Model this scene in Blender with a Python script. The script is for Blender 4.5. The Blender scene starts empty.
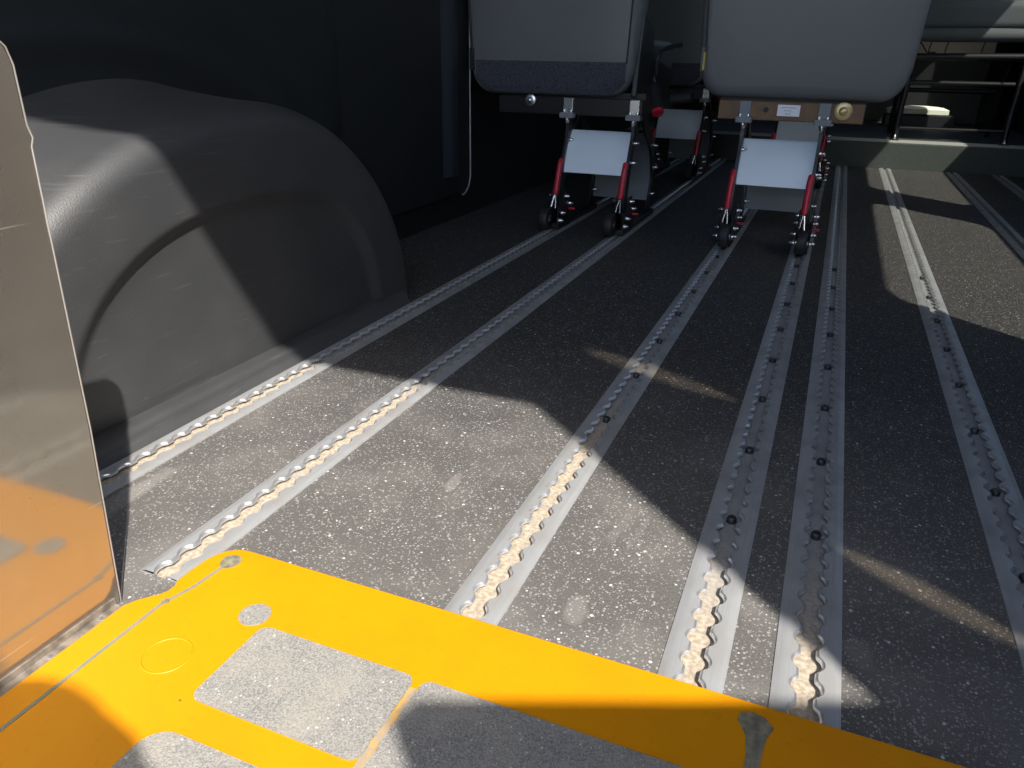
import bpy, math, random
from mathutils import Vector, Matrix
random.seed(7)
sc = bpy.context.scene
C = sc.collection
R = math.radians

# ------------------------------------------------------------------ camera
PITCH, YAW, ROLL, FPX = 0.40757574, 0.38359461, -0.01789755, 752.55
cd = bpy.data.cameras.new('camera'); cam = bpy.data.objects.new('camera', cd); C.objects.link(cam)
cd.sensor_fit = 'HORIZONTAL'; cd.sensor_width = 36.0; cd.lens = FPX * 36.0 / 1024.0
cd.clip_start = 0.004; cd.clip_end = 500
fw = Vector((-math.sin(YAW) * math.cos(PITCH), math.cos(YAW) * math.cos(PITCH), -math.sin(PITCH)))
rt = Vector((math.cos(YAW), math.sin(YAW), 0)); dn = fw.cross(rt)
cr, sr = math.cos(ROLL), math.sin(ROLL)
ix = rt * cr + dn * sr          # image right
iy = -rt * sr + dn * cr         # image down
m = Matrix((ix, -iy, -fw)).transposed().to_4x4(); m.translation = Vector((0, 0, 0.4))
cam.matrix_world = m
sc.camera = cam

# ------------------------------------------------------------------ light and exposure
SUN = Vector((-0.737, 0.676, -1.149))
sd = bpy.data.lights.new('sun', 'SUN'); sd.energy = 6.6; sd.angle = R(0.55); sd.color = (1.0, 0.95, 0.88)
so = bpy.data.objects.new('sun', sd); C.objects.link(so); so.location = (3, -3, 6)
so.rotation_euler = SUN.to_track_quat('-Z', 'Y').to_euler()
w = bpy.data.worlds.new('sky'); sc.world = w; w.use_nodes = True
wn = w.node_tree.nodes; wl = w.node_tree.links
sky = wn.new('ShaderNodeTexSky'); sky.sky_type = 'NISHITA'; sky.sun_disc = False
sky.sun_elevation = R(49); sky.sun_rotation = math.atan2(0.737, -0.676)
sky.air_density = 1.0; sky.dust_density = 1.5; sky.ozone_density = 1.0
wn['Background'].inputs[1].default_value = 0.28
wl.new(sky.outputs[0], wn['Background'].inputs[0])
sc.view_settings.view_transform = 'Standard'; sc.view_settings.look = 'None'
sc.view_settings.gamma = 1.0; sc.view_settings.use_curve_mapping = False
sc.view_settings.exposure = 0.50
sc.cycles.use_denoising = True
sc.cycles.max_bounces = 8
sc.cycles.sample_clamp_indirect = 4.0

# ------------------------------------------------------------------ materials
def mat(name, col, rough=0.5, metal=0.0, spec=0.5, bump=None, vary=None, coat=0.0):
    """plain procedural material; bump=(scale,strength), vary=(scale, second colour, contrast)"""
    m = bpy.data.materials.new(name); m.use_nodes = True
    n = m.node_tree.nodes; l = m.node_tree.links; p = n['Principled BSDF']
    p.inputs['Base Color'].default_value = (*col, 1); p.inputs['Roughness'].default_value = rough
    p.inputs['Metallic'].default_value = metal; p.inputs['Specular IOR Level'].default_value = spec
    p.inputs['Coat Weight'].default_value = coat
    tc = n.new('ShaderNodeTexCoord')
    if vary:
        t = n.new('ShaderNodeTexNoise'); t.inputs['Scale'].default_value = vary[0]; t.inputs['Detail'].default_value = 5
        r = n.new('ShaderNodeValToRGB'); r.color_ramp.elements[0].position = 0.5 - vary[2]; r.color_ramp.elements[1].position = 0.5 + vary[2]
        r.color_ramp.elements[0].color = (*col, 1); r.color_ramp.elements[1].color = (*vary[1], 1)
        l.new(tc.outputs['Object'], t.inputs['Vector']); l.new(t.outputs[0], r.inputs[0]); l.new(r.outputs[0], p.inputs['Base Color'])
    if bump:
        t = n.new('ShaderNodeTexNoise'); t.inputs['Scale'].default_value = bump[0]; t.inputs['Detail'].default_value = 3
        b = n.new('ShaderNodeBump'); b.inputs['Strength'].default_value = bump[1]; b.inputs['Distance'].default_value = 0.001
        l.new(tc.outputs['Object'], t.inputs['Vector']); l.new(t.outputs[0], b.inputs['Height']); l.new(b.outputs[0], p.inputs['Normal'])
    return m

class NT:
    """tiny node-tree helper"""
    def __init__(s, m): s.n = m.node_tree.nodes; s.l = m.node_tree.links
    def node(s, t, ins=None, **kw):
        x = s.n.new(t)
        for k, v in kw.items(): setattr(x, k, v)
        for k, v in (ins or {}).items():
            if isinstance(v, bpy.types.NodeSocket): s.l.new(v, x.inputs[k])
            else: x.inputs[k].default_value = v
        return x
    def math(s, op, a, b=0.0, clamp=False): return s.node('ShaderNodeMath', {0: a, 1: b}, operation=op, use_clamp=clamp).outputs[0]
    def mix(s, f, a, b):
        x = s.n.new('ShaderNodeMix'); x.data_type = 'RGBA'
        for i, v in ((0, f), (6, a), (7, b)):
            if isinstance(v, bpy.types.NodeSocket): s.l.new(v, x.inputs[i])
            else: x.inputs[i].default_value = v if i == 0 else (*v, 1)
        return x.outputs[2]
    def step(s, v, lo, hi): return s.node('ShaderNodeMapRange', {0: v, 1: lo, 2: hi, 3: 0.0, 4: 1.0}, clamp=True, interpolation_type='SMOOTHSTEP').outputs[0]
    def spots(s, vec, scale, keep, size):
        """irregular flecks: the random share «keep» of voronoi cells, each a small round spot"""
        v = s.node('ShaderNodeTexVoronoi', {'Vector': vec, 'Scale': scale})
        sep = s.node('ShaderNodeSeparateColor', {0: v.outputs['Color']})
        on = s.math('LESS_THAN', sep.outputs[0], keep)
        rad = s.math('MULTIPLY', sep.outputs[1], size)
        inside = s.math('LESS_THAN', v.outputs['Distance'], rad)
        return s.math('MULTIPLY', on, inside), sep.outputs[2]

def floor_material():
    m = bpy.data.materials.new('speckled_vinyl'); m.use_nodes = True; t = NT(m); p = t.n['Principled BSDF']
    tc = t.node('ShaderNodeTexCoord'); O = tc.outputs['Object']
    xy = t.node('ShaderNodeVectorMath', {0: O, 1: (1, 1, 0)}, operation='MULTIPLY').outputs[0]
    grain = t.node('ShaderNodeTexNoise', {'Vector': xy, 'Scale': 520.0, 'Detail': 2.0}).outputs[0]
    base = t.mix(t.step(grain, 0.35, 0.72), (0.020, 0.020, 0.021), (0.062, 0.060, 0.058))
    f1, c1 = t.spots(xy, 340.0, 0.34, 0.45)
    f2, c2 = t.spots(xy, 520.0, 0.45, 0.55)
    f3, c3 = t.spots(xy, 260.0, 0.06, 0.40)
    col = t.mix(f2, base, (0.21, 0.205, 0.195))
    col = t.mix(f1, col, (0.25, 0.245, 0.235))
    col = t.mix(f3, col, (0.55, 0.54, 0.52))
    # sandy marks, and a dusty film near the doors with sunlit brightness painted in
    sep = t.node('ShaderNodeSeparateXYZ', {0: O})
    near = t.math('SUBTRACT', 1.0, t.step(sep.outputs[1], 0.45, 1.15))
    big = t.step(t.node('ShaderNodeTexNoise', {'Vector': xy, 'Scale': 9.0, 'Detail': 6.0}).outputs[0], 0.42, 0.7)
    dust = t.math('MULTIPLY', near, t.math('ADD', 0.17, t.math('MULTIPLY', big, 0.13)))
    nz = t.node('ShaderNodeTexNoise', {'Vector': xy, 'Scale': 45.0, 'Detail': 5.0}).outputs[0]
    for (x, y, sx, sy, a, k) in [(-0.128, 0.462, 0.016, 0.03, 0.1, 0.33), (-0.125, 0.60, 0.010, 0.07, -0.12, 0.26), (-0.108, 0.585, 0.007, 0.06, -0.12, 0.24),
                                 (-0.305, 0.60, 0.010, 0.03, 0.1, 0.35), (-0.03, 0.46, 0.018, 0.05, 0.0, 0.45), (0.08, 0.5, 0.02, 0.03, 0.3, 0.3), (-0.585, 0.44, 0.02, 0.12, 0.0, 0.4)]:
        mp = t.node('ShaderNodeMapping', {'Vector': xy, 'Location': (x, y, 0), 'Rotation': (0, 0, a), 'Scale': (sx, sy, 1)}, vector_type='TEXTURE')
        d = t.node('ShaderNodeVectorMath', {0: mp.outputs[0]}, operation='LENGTH').outputs['Value']
        d = t.math('ADD', d, t.math('MULTIPLY', nz, 0.9))
        dust = t.math('MAXIMUM', dust, t.math('MULTIPLY', t.math('SUBTRACT', 1.0, t.step(d, 0.8, 1.5)), k))
    col = t.mix(dust, col, (0.42, 0.39, 0.355))
    t.l.new(col, p.inputs['Base Color'])
    p.inputs['Roughness'].default_value = 0.62; p.inputs['Specular IOR Level'].default_value = 0.35
    b = t.node('ShaderNodeBump', {'Height': grain, 'Strength': 0.45, 'Distance': 0.0012}); t.l.new(b.outputs[0], p.inputs['Normal'])
    return m

def pad_material():
    m = bpy.data.materials.new('gritty_pad'); m.use_nodes = True; t = NT(m); p = t.n['Principled BSDF']
    O = t.node('ShaderNodeTexCoord').outputs['Object']
    g = t.node('ShaderNodeTexNoise', {'Vector': O, 'Scale': 900.0, 'Detail': 3.0}).outputs[0]
    big = t.node('ShaderNodeTexNoise', {'Vector': O, 'Scale': 25.0, 'Detail': 5.0}).outputs[0]
    col = t.mix(t.step(g, 0.3, 0.7), (0.13, 0.127, 0.12), (0.30, 0.29, 0.27))
    col = t.mix(t.math('MULTIPLY', t.step(big, 0.35, 0.75), 0.45), col, (0.33, 0.30, 0.25))
    f, _ = t.spots(O, 420.0, 0.12, 0.45)
    col = t.mix(f, col, (0.42, 0.42, 0.40)); t.l.new(col, p.inputs['Base Color'])
    p.inputs['Roughness'].default_value = 0.75
    b = t.node('ShaderNodeBump', {'Height': g, 'Strength': 0.6, 'Distance': 0.001}); t.l.new(b.outputs[0], p.inputs['Normal'])
    return m

def yellow_material():
    m = bpy.data.materials.new('yellow_paint'); m.use_nodes = True; t = NT(m); p = t.n['Principled BSDF']
    O = t.node('ShaderNodeTexCoord').outputs['Object']
    big = t.node('ShaderNodeTexNoise', {'Vector': O, 'Scale': 14.0, 'Detail': 6.0}).outputs[0]
    fine = t.node('ShaderNodeTexNoise', {'Vector': O, 'Scale': 160.0, 'Detail': 4.0}).outputs[0]
    col = t.mix(t.step(big, 0.35, 0.75), (0.62, 0.245, 0.0005), (0.60, 0.225, 0.001))
    col = t.mix(t.math('MULTIPLY', t.step(fine, 0.62, 0.74), 0.35), col, (0.42, 0.2, 0.01))
    f, _ = t.spots(O, 35.0, 0.06, 0.10)
    col = t.mix(f, col, (0.12, 0.07, 0.02)); t.l.new(col, p.inputs['Base Color'])
    p.inputs['Roughness'].default_value = 0.5; p.inputs['Specular IOR Level'].default_value = 0.35
    b = t.node('ShaderNodeBump', {'Height': fine, 'Strength': 0.12, 'Distance': 0.001}); t.l.new(b.outputs[0], p.inputs['Normal'])
    return m

def alu_material(name, dusty):
    m = bpy.data.materials.new(name); m.use_nodes = True; t = NT(m); p = t.n['Principled BSDF']
    O = t.node('ShaderNodeTexCoord').outputs['Object']
    st = t.node('ShaderNodeMapping', {'Vector': O, 'Scale': (900, 14, 900)}).outputs[0]
    brush = t.node('ShaderNodeTexNoise', {'Vector': st, 'Scale': 1.0, 'Detail': 3.0}).outputs[0]
    big = t.node('ShaderNodeTexNoise', {'Vector': O, 'Scale': 22.0, 'Detail': 6.0}).outputs[0]
    col = t.mix(brush, (0.36, 0.375, 0.39), (0.50, 0.51, 0.52))
    col = t.mix(t.math('MULTIPLY', t.step(big, 0.40, 0.70), 0.6), col, (0.27, 0.275, 0.285))
    sep = t.node('ShaderNodeSeparateXYZ', {0: O})
    W = t.node('ShaderNodeSeparateXYZ', {0: t.node('ShaderNodeNewGeometry').outputs['Position']})
    far = t.math('ADD', W.outputs[1], t.math('MULTIPLY', t.step(W.outputs[0], -0.14, -0.08), 0.26))
    near = t.math('SUBTRACT', 1.0, t.step(far, 0.70, 0.95))
    if dusty:   # the slot floor, packed with sand towards the doors
        n2 = t.node('ShaderNodeTexNoise', {'Vector': O, 'Scale': 30.0, 'Detail': 4.0}).outputs[0]
        k = t.math('MULTIPLY', t.math('ADD', near, 0.08), t.step(n2, 0.15, 0.4), clamp=True)
        grit = t.step(t.node('ShaderNodeTexNoise', {'Vector': O, 'Scale': 260.0, 'Detail': 6.0}).outputs[0], 0.3, 0.68)
        sand = t.mix(grit, (0.26, 0.215, 0.16), (0.44, 0.375, 0.29))
        col = t.mix(k, t.mix(0.3, col, (0.22, 0.22, 0.225)), sand)
        t.l.new(t.math('MULTIPLY', t.math('SUBTRACT', 1.0, k), 0.6), p.inputs['Metallic'])
        p.inputs['Roughness'].default_value = 0.7
    else:
        film = t.math('MULTIPLY', t.math('MULTIPLY', near, t.step(big, 0.3, 0.65)), 0.35)
        col = t.mix(film, col, (0.48, 0.44, 0.38))
        p.inputs['Metallic'].default_value = 0.45; p.inputs['Roughness'].default_value = 0.42
    t.l.new(col, p.inputs['Base Color'])
    return m

def plastic_liner():
    m = bpy.data.materials.new('moulded_grey_plastic'); m.use_nodes = True; t = NT(m); p = t.n['Principled BSDF']
    O = t.node('ShaderNodeTexCoord').outputs['Object']
    g = t.node('ShaderNodeTexNoise', {'Vector': O, 'Scale': 650.0, 'Detail': 2.0}).outputs[0]
    big = t.node('ShaderNodeTexNoise', {'Vector': O, 'Scale': 7.0, 'Detail': 6.0}).outputs[0]
    col = t.mix(t.step(big, 0.4, 0.7), (0.034, 0.035, 0.037), (0.047, 0.047, 0.048))
    # long scuffs and short scratches
    for (sx, rot, thr, k) in ((1.0, 0.3, 0.68, 0.05), (3.0, -0.9, 0.69, 0.06), (5.0, 1.2, 0.69, 0.06)):
        mp = t.node('ShaderNodeMapping', {'Vector': O, 'Rotation': (rot, 0, 0), 'Scale': (4, 5 * sx, 330)}).outputs[0]
        s = t.node('ShaderNodeTexNoise', {'Vector': mp, 'Scale': 1.0, 'Detail': 2.0}).outputs[0]
        msk = t.step(s, thr, thr + 0.05)
        col = t.mix(t.math('MULTIPLY', msk, k), col, (0.4, 0.38, 0.35))
    t.l.new(col, p.inputs['Base Color'])
    p.inputs['Roughness'].default_value = 0.52; p.inputs['IOR'].default_value = 1.65
    b = t.node('ShaderNodeBump', {'Height': g, 'Strength': 0.35, 'Distance': 0.001}); t.l.new(b.outputs[0], p.inputs['Normal'])
    return m

def polished_sheet():
    m = bpy.data.materials.new('polished_sheet'); m.use_nodes = True; t = NT(m)
    O = t.node('ShaderNodeTexCoord').outputs['Object']; out = t.n['Material Output']; p = t.n['Principled BSDF']
    big = t.node('ShaderNodeTexNoise', {'Vector': O, 'Scale': 9.0, 'Detail': 6.0}).outputs[0]
    col = t.mix(t.step(big, 0.35, 0.7), (0.115, 0.103, 0.086), (0.138, 0.123, 0.104))
    mp = t.node('ShaderNodeMapping', {'Vector': O, 'Rotation': (0.35, 0, 0), 'Scale': (4, 5, 260)}).outputs[0]
    s = t.step(t.node('ShaderNodeTexNoise', {'Vector': mp, 'Scale': 1.0, 'Detail': 2.0}).outputs[0], 0.70, 0.76)
    col = t.mix(t.math('MULTIPLY', s, 0.35), col, (0.5, 0.46, 0.4))
    t.l.new(col, p.inputs['Base Color']); p.inputs['Roughness'].default_value = 0.6
    g = t.node('ShaderNodeBsdfGlossy', {'Color': (0.74, 0.74, 0.64, 1), 'Roughness': 0.09})
    mx = t.node('ShaderNodeMixShader', {0: 0.37, 1: p.outputs[0], 2: g.outputs[0]})
    t.l.new(mx.outputs[0], out.inputs[0])
    return m

def tinted_glass(tint=(0.78, 0.78, 0.75, 1)):
    m = bpy.data.materials.new('tinted_glass'); m.use_nodes = True; t = NT(m); out = t.n['Material Output']
    tr = t.node('ShaderNodeBsdfTransparent', {'Color': tint})
    g = t.node('ShaderNodeBsdfGlossy', {'Roughness': 0.02})
    mx = t.node('ShaderNodeMixShader', {0: 0.08, 1: tr.outputs[0], 2: g.outputs[0]}); t.l.new(mx.outputs[0], out.inputs[0])
    return m

def seat_vinyl():
    m = mat('grey_seat_vinyl', (0.155, 0.16, 0.17), 0.44, vary=(6, (0.135, 0.142, 0.148), .3)); t = NT(m); p = t.n['Principled BSDF']
    O = t.node('ShaderNodeTexCoord').outputs['Object']
    mp = t.node('ShaderNodeMapping', {'Vector': O, 'Scale': (4, 4, 7)}).outputs[0]
    big = t.node('ShaderNodeTexNoise', {'Vector': mp, 'Scale': 1.0, 'Detail': 3.0, 'Distortion': 0.6}).outputs[0]
    b = t.node('ShaderNodeBump', {'Height': big, 'Strength': 0.10, 'Distance': 0.02}); t.l.new(b.outputs[0], p.inputs['Normal'])
    return m

M = dict(
    floor=floor_material(), pad=pad_material(), yellow=yellow_material(),
    alu=alu_material('aluminium_extrusion', False), slot=alu_material('sandy_slot', True),
    liner=plastic_liner(), sheet=polished_sheet(), glass=tinted_glass(),
    wall=mat('dark_wall_liner', (0.011, 0.012, 0.0135), 0.5, bump=(400, .15)),
    trim=mat('rubber_trim', (0.30, 0.31, 0.32), 0.35),
    roof=mat('roof_liner', (0.05, 0.05, 0.052), 0.85),
    step=mat('step_vinyl', (0.035, 0.045, 0.042), 0.6, vary=(300, (0.06, 0.07, 0.066), .2)),
    vinyl=seat_vinyl(),
    vinyl_side=mat('seat_side_vinyl', (0.085, 0.09, 0.097), 0.45, bump=(500, .12)),
    carpet=mat('navy_loop_strip', (0.028, 0.030, 0.042), 0.95, vary=(240, (0.085, 0.088, 0.11), .2), bump=(240, .7)),
    piping=mat('seam_piping', (0.03, 0.032, 0.036), 0.4),
    black=mat('black_steel', (0.014, 0.014, 0.016), 0.38, metal=0.2),
    blackp=mat('black_plastic', (0.02, 0.021, 0.025), 0.32),
    rubber=mat('black_rubber', (0.018, 0.018, 0.02), 0.6),
    bright=mat('glint_edge', (0.8, 0.81, 0.83), 0.28, metal=0.85),  # paler, shinier metal that paints the glints on the slot edges
    chrome=mat('zinc_bolt', (0.72, 0.74, 0.77), 0.25, metal=0.9),
    red=mat('red_grip', (0.50, 0.018, 0.04), 0.35),
    white=mat('pale_steel_panel', (0.80, 0.90, 1.0), 0.38, spec=0.5),
    greyp=mat('grey_steel_panel', (0.20, 0.22, 0.25), 0.5),
    tanbar=mat('tan_steel_bar', (0.20, 0.105, 0.042), 0.5, vary=(30, (0.11, 0.066, 0.036), .2)),
    brass=mat('yellow_zinc', (0.66, 0.52, 0.27), 0.35, metal=0.5),
    paper=mat('white_paper', (0.9, 0.93, 1.0), 0.6), ink=mat('grey_ink', (0.25, 0.27, 0.33), 0.7),
    tagy=mat('yellow_thread', (0.55, 0.42, 0.08), 0.7),
    groove=mat('grey_sealant', (0.16, 0.17, 0.13), 0.7, vary=(90, (0.23, 0.22, 0.16), .2)),
    blob=mat('grey_grime', (0.12, 0.115, 0.09), 0.8, vary=(160, (0.25, 0.22, 0.14), .12)),
    worn=mat('worn_yellow_edge', (0.50, 0.28, 0.05), 0.7, vary=(110, (0.30, 0.24, 0.17), .1)),
    cush=mat('seat_cloth', (0.07, 0.08, 0.085), 0.85),
    skin=mat('skin', (0.5, 0.32, 0.24), 0.5), shirt=mat('shirt_cloth', (0.12, 0.14, 0.2), 0.9),
    jeans=mat('denim', (0.05, 0.06, 0.1), 0.9), hair=mat('hair', (0.03, 0.02, 0.015), 0.6),
    body=mat('van_body_paint', (0.55, 0.56, 0.57), 0.4), asphalt=mat('asphalt', (0.16, 0.155, 0.15), 0.9, vary=(60, (0.22, 0.21, 0.2), .2)),
)

# ------------------------------------------------------------------ mesh helpers
class MB:
    def __init__(s): s.v = []; s.f = []
    def add(s, vs, fs):
        o = len(s.v); s.v += [tuple(v) for v in vs]; s.f += [tuple(i + o for i in f) for f in fs]; return s
    def box(s, x0, x1, y0, y1, z0, z1):
        vs = [(x, y, z) for z in (z0, z1) for y in (y0, y1) for x in (x0, x1)]
        return s.add(vs, [(0, 2, 3, 1), (4, 5, 7, 6), (0, 1, 5, 4), (2, 6, 7, 3), (0, 4, 6, 2), (1, 3, 7, 5)])
    def prism(s, poly, axis, a, b):
        """extrude a 2-D outline along axis from a to b (x: poly=(y,z); y: poly=(x,z); z: poly=(x,y))"""
        def P(p, d): return (d, p[0], p[1]) if axis == 'x' else (p[0], d, p[1]) if axis == 'y' else (p[0], p[1], d)
        n = len(poly); vs = [P(p, a) for p in poly] + [P(p, b) for p in poly]
        return s.add(vs, [tuple(range(n))[::-1], tuple(range(n, 2 * n))] + [(i, (i + 1) % n, n + (i + 1) % n, n + i) for i in range(n)])
    def tube(s, pts, r, seg=10, caps=True):
        pts = [Vector(p) for p in pts]; rings = []; n0 = None
        for i, p in enumerate(pts):
            d = (pts[min(i + 1, len(pts) - 1)] - pts[max(i - 1, 0)]).normalized()
            if n0 is None: n0 = d.orthogonal().normalized()
            n0 = (n0 - d * n0.dot(d)).normalized(); b = d.cross(n0)
            ri = r[i] if isinstance(r, (list, tuple)) else r
            rings.append([p + (n0 * math.cos(2 * math.pi * k / seg) + b * math.sin(2 * math.pi * k / seg)) * ri for k in range(seg)])
        vs = [q for g in rings for q in g]
        fs = [(i * seg + k, i * seg + (k + 1) % seg, (i + 1) * seg + (k + 1) % seg, (i + 1) * seg + k) for i in range(len(pts) - 1) for k in range(seg)]
        if caps: fs += [tuple(range(seg))[::-1], tuple(range((len(pts) - 1) * seg, len(pts) * seg))]
        return s.add(vs, fs)
    def lathe(s, prof, org, axis, seg=20):
        """prof = [(distance along axis, radius)...]"""
        return s.tube([Vector(org) + Vector(axis).normalized() * max(d, 0) + Vector(axis).normalized() * 1e-6 * i for i, (d, r) in enumerate(prof)], [max(r, 1e-4) for d, r in prof], seg)
    def grid(s, rows, close=False):
        n = len(rows[0]); vs = [q for r in rows for q in r]
        fs = [(i * n + k, i * n + (k + 1) % n, (i + 1) * n + (k + 1) % n, (i + 1) * n + k) for i in range(len(rows) - 1) for k in range(n if close else n - 1)]
        return s.add(vs, fs)
    def build(s, name, m, parent=None, smooth=False, bevel=0.0, sub=0):
        me = bpy.data.meshes.new(name); me.from_pydata(s.v, [], s.f); me.update()
        me.materials.append(m); o = bpy.data.objects.new(name, me); C.objects.link(o)
        import bmesh
        bm = bmesh.new(); bm.from_mesh(me); bmesh.ops.recalc_face_normals(bm, faces=bm.faces); bm.to_mesh(me); bm.free()
        if parent: o.parent = parent
        if bevel:
            b = o.modifiers.new('bevel', 'BEVEL'); b.width = bevel; b.segments = 2; b.limit_method = 'ANGLE'; b.angle_limit = R(40)
        if sub:
            b = o.modifiers.new('sub', 'SUBSURF'); b.levels = sub; b.render_levels = sub
        if smooth:
            me.shade_smooth()
            if not sub:
                try: me.set_sharp_from_angle(angle=R(40))
                except Exception: pass
        return o

def tag(o, label=None, cat=None, group=None, kind=None):
    if label: o['label'] = label
    if cat: o['category'] = cat
    if group: o['group'] = group
    if kind: o['kind'] = kind
    return o
def empty(name, loc=(0, 0, 0)):
    o = bpy.data.objects.new(name, None); o.empty_display_size = .05; o.location = loc; C.objects.link(o); return o
def round_rect(x0, x1, y0, y1, r, n=6):
    out = []
    for cx, cy, a in ((x1 - r, y1 - r, 0), (x0 + r, y1 - r, 90), (x0 + r, y0 + r, 180), (x1 - r, y0 + r, 270)):
        for k in range(n + 1):
            t = R(a + 90 * k / n); out.append((cx + r * math.cos(t), cy + r * math.sin(t)))
    return out
def arc(cx, cy, r, a0, a1, n):
    return [(cx + r * math.cos(R(a0 + (a1 - a0) * k / n)), cy + r * math.sin(R(a0 + (a1 - a0) * k / n))) for k in range(n + 1)]
def spline(pts, n=6):
    P = [Vector(p) for p in pts]; P = [P[0] * 2 - P[1]] + P + [P[-1] * 2 - P[-2]]; out = []
    for i in range(1, len(P) - 2):
        for k in range(n):
            t = k / n; a, b, c, d = P[i - 1], P[i], P[i + 1], P[i + 2]
            out.append(0.5 * ((2 * b) + (c - a) * t + (2 * a - 5 * b + 4 * c - d) * t * t + (3 * b - a - 3 * c + d) * t ** 3))
    out.append(P[-2]); return out

# ------------------------------------------------------------------ the shell of the van
XL, XR, YB, YF, ZT = -0.92, 0.85, -0.14, 5.4, 1.86
TRACKS = [-0.6252, -0.4578, -0.2014, -0.0316, 0.0442, 0.2122, 0.4632, 0.629]
# (rear end of each track)
TREAR = [0.20, 0.363, 0.4135, 0.4135, 0.4135, 0.4135, 0.4135, 0.4135]
TW = 0.0228; YSTEP = 3.635; ZSTEP = 0.106
HT = -0.0095
mb = MB()
cuts = [XL - 0.05] + [v for t in TRACKS for v in (t - TW + 0.004, t + TW - 0.004)] + [XR + 0.05]
for i in range(0, len(cuts), 2): mb.box(cuts[i], cuts[i + 1], YB, YSTEP, -0.03, 0)
for t, r in zip(TRACKS, TREAR): mb.box(t - TW + 0.004, t + TW - 0.004, YB, r, -0.03, 0)
mb.box(XL - 0.05, XR + 0.05, YB, YSTEP, -0.06, -0.03)
tag(mb.build('floor', M['floor']), kind='structure')
st = MB().box(XL - .05, XR + .05, YSTEP, YF, -.06, ZSTEP)
tag(st.build('floor_raised', M['step'], bevel=.004), kind='structure')
MB()
nose = MB()
for k in range(4): nose.box(XL, XR, YSTEP + 0.012 + k * 0.035, YSTEP + 0.026 + k * 0.035, ZSTEP, ZSTEP + 0.003)
tag(nose.build('trim_1', mat('nosing', (0.45, 0.46, 0.44), 0.4)), kind='structure')
tag(MB().box(XL - .05, XR + .05, YB - .02, YF, ZT, ZT + .05).build('ceiling', M['roof']), kind='structure')

# left wall with faint arched ribs over the wheel housing
rows = []
NY, NZ = 150, 90
for i in range(NY + 1):
    y = YB + (YF - YB) * (i / NY) ** 1.6; row = []
    for k in range(NZ + 1):
        z = ZT * k / NZ
        rr = math.hypot((y - 0.74) / 0.46, z / 0.385)
        x = XL + (0.0205 if y < 1.32 else 0)
        for c, h, wd in ((1.10, 0.008, 0.03), (1.30, 0.010, 0.035)):
            x += h * math.exp(-((rr - c) / wd) ** 2)
        x += 0.012 * (1 / (1 + math.exp((rr - 1.2) / 0.03))) 
        row.append((x, y, z))
    rows.append(row)
lw = MB().grid(rows); lw.box(XL - .06, XL - .02, YB, YF, -0.03, ZT + .03)
wl_o = lw.build('wall_left', M['wall'], smooth=True); tag(wl_o, kind='structure')
# raised side panel with a pale edge seal and a rounded lower corner
outl = [(1.25, 1.5)] + [(1.25, 0.075)] + [(p[0], p[1]) for p in arc(1.845, 0.115, 0.05, -90, 0, 8)] + [(1.895, 1.5)]
outl[1] = (1.25, 0.065)
pn = MB().prism(outl, 'x', XL - .005, XL + 0.020)
tag(pn.build('wall_left_panel', M['wall'], smooth=True, bevel=.006), kind='structure')
seal = [(XL + 0.022, 1.3, 0.067)] + [(XL + .022, y + .002, z) for y, z in arc(1.845, 0.115, 0.05, -90, 0, 8)] + [(XL + .022, 1.897, 1.5)]
tag(MB().tube(seal[1:], 0.0022, 6).build('trim_2', M['trim'], smooth=True), kind='structure')
tag(MB().prism([(XL + .019 + .010 * math.sin(math.pi * k / 16) ** 2, 1.73 + .11 * k / 16) for k in range(17)], 'z', 0.12, 1.5).build('wall_left_sheen', mat('wall_sheen', (0.028, 0.033, 0.046), 0.5), smooth=True), kind='structure')  # low bulge, its paler blue colour painted for a reflected band

# right wall with two tinted windows
def holed(y0, y1, z0, z1, holes, x, th, name):
    """wall in the YZ plane with rounded rectangular openings"""
    mbb = MB(); ys = [y0]
    for h in holes: ys += [h[0], h[1]]
    ys.append(y1)
    for i in range(0, len(ys), 2): mbb.box(x, x + th, ys[i], ys[i + 1], z0, z1)
    for (a, b, c, d, r) in holes:
        mbb.box(x, x + th, a, b, z0, c); mbb.box(x, x + th, a, b, d, z1)
        for (cy, cz, sa) in ((a, c, 180), (b, c, 270), (b, d, 0), (a, d, 90)):
            sy = 1 if cy == a else -1; sz = 1 if cz == c else -1
            pts = [(cy, cz)] + [(cy + sy * r + r * math.cos(R(sa + 90 * k / 6)), cz + sz * r + r * math.sin(R(sa + 90 * k / 6))) for k in range(7)]
            mbb.prism(pts, 'x', x, x + th)
    return tag(mbb.build(name, M['wall']), kind='structure')
WIN = [(0.885, 2.03, 0.655, 1.123, 0.07), (2.36, 4.62, 0.655, 1.123, 0.07)]
def slit(y0, z0, y1, z1, w):
    n = 10; d = Vector((y1 - y0, z1 - z0)); nn = Vector((-d.y, d.x)).normalized(); a = []; b = []
    for k in range(n + 1):
        t = k / n; h = w * math.sin(math.pi * t) ** .7; c = Vector((y0, z0)) + d * t
        a.append((c + nn * h)); 
        if 0 < k < n: b.append((c - nn * h))
    return a + b[::-1]
SL = [slit(.094, 1.416, -.045, 1.84, .022), slit(-.098, 1.25, -.035, 1.00, .017)]  # added slits, shaped to throw two sun streaks on the floor
from mathutils.geometry import tessellate_polygon
loops = [[Vector((y, z, 0)) for y, z in ((YB, -.03), (.30, -.03), (.30, ZT + .03), (YB, ZT + .03))]] + [[Vector((p.x, p.y, 0)) for p in l] for l in SL]
flat = [p for l in loops for p in l]; tri = tessellate_polygon(loops)
q = MB()
for dx in (0, .012): q.add([(XR + dx, p.x, p.y) for p in flat], [tuple(t) for t in tri])
tag(q.build('wall_right_rear', M['wall']), kind='structure')
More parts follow.
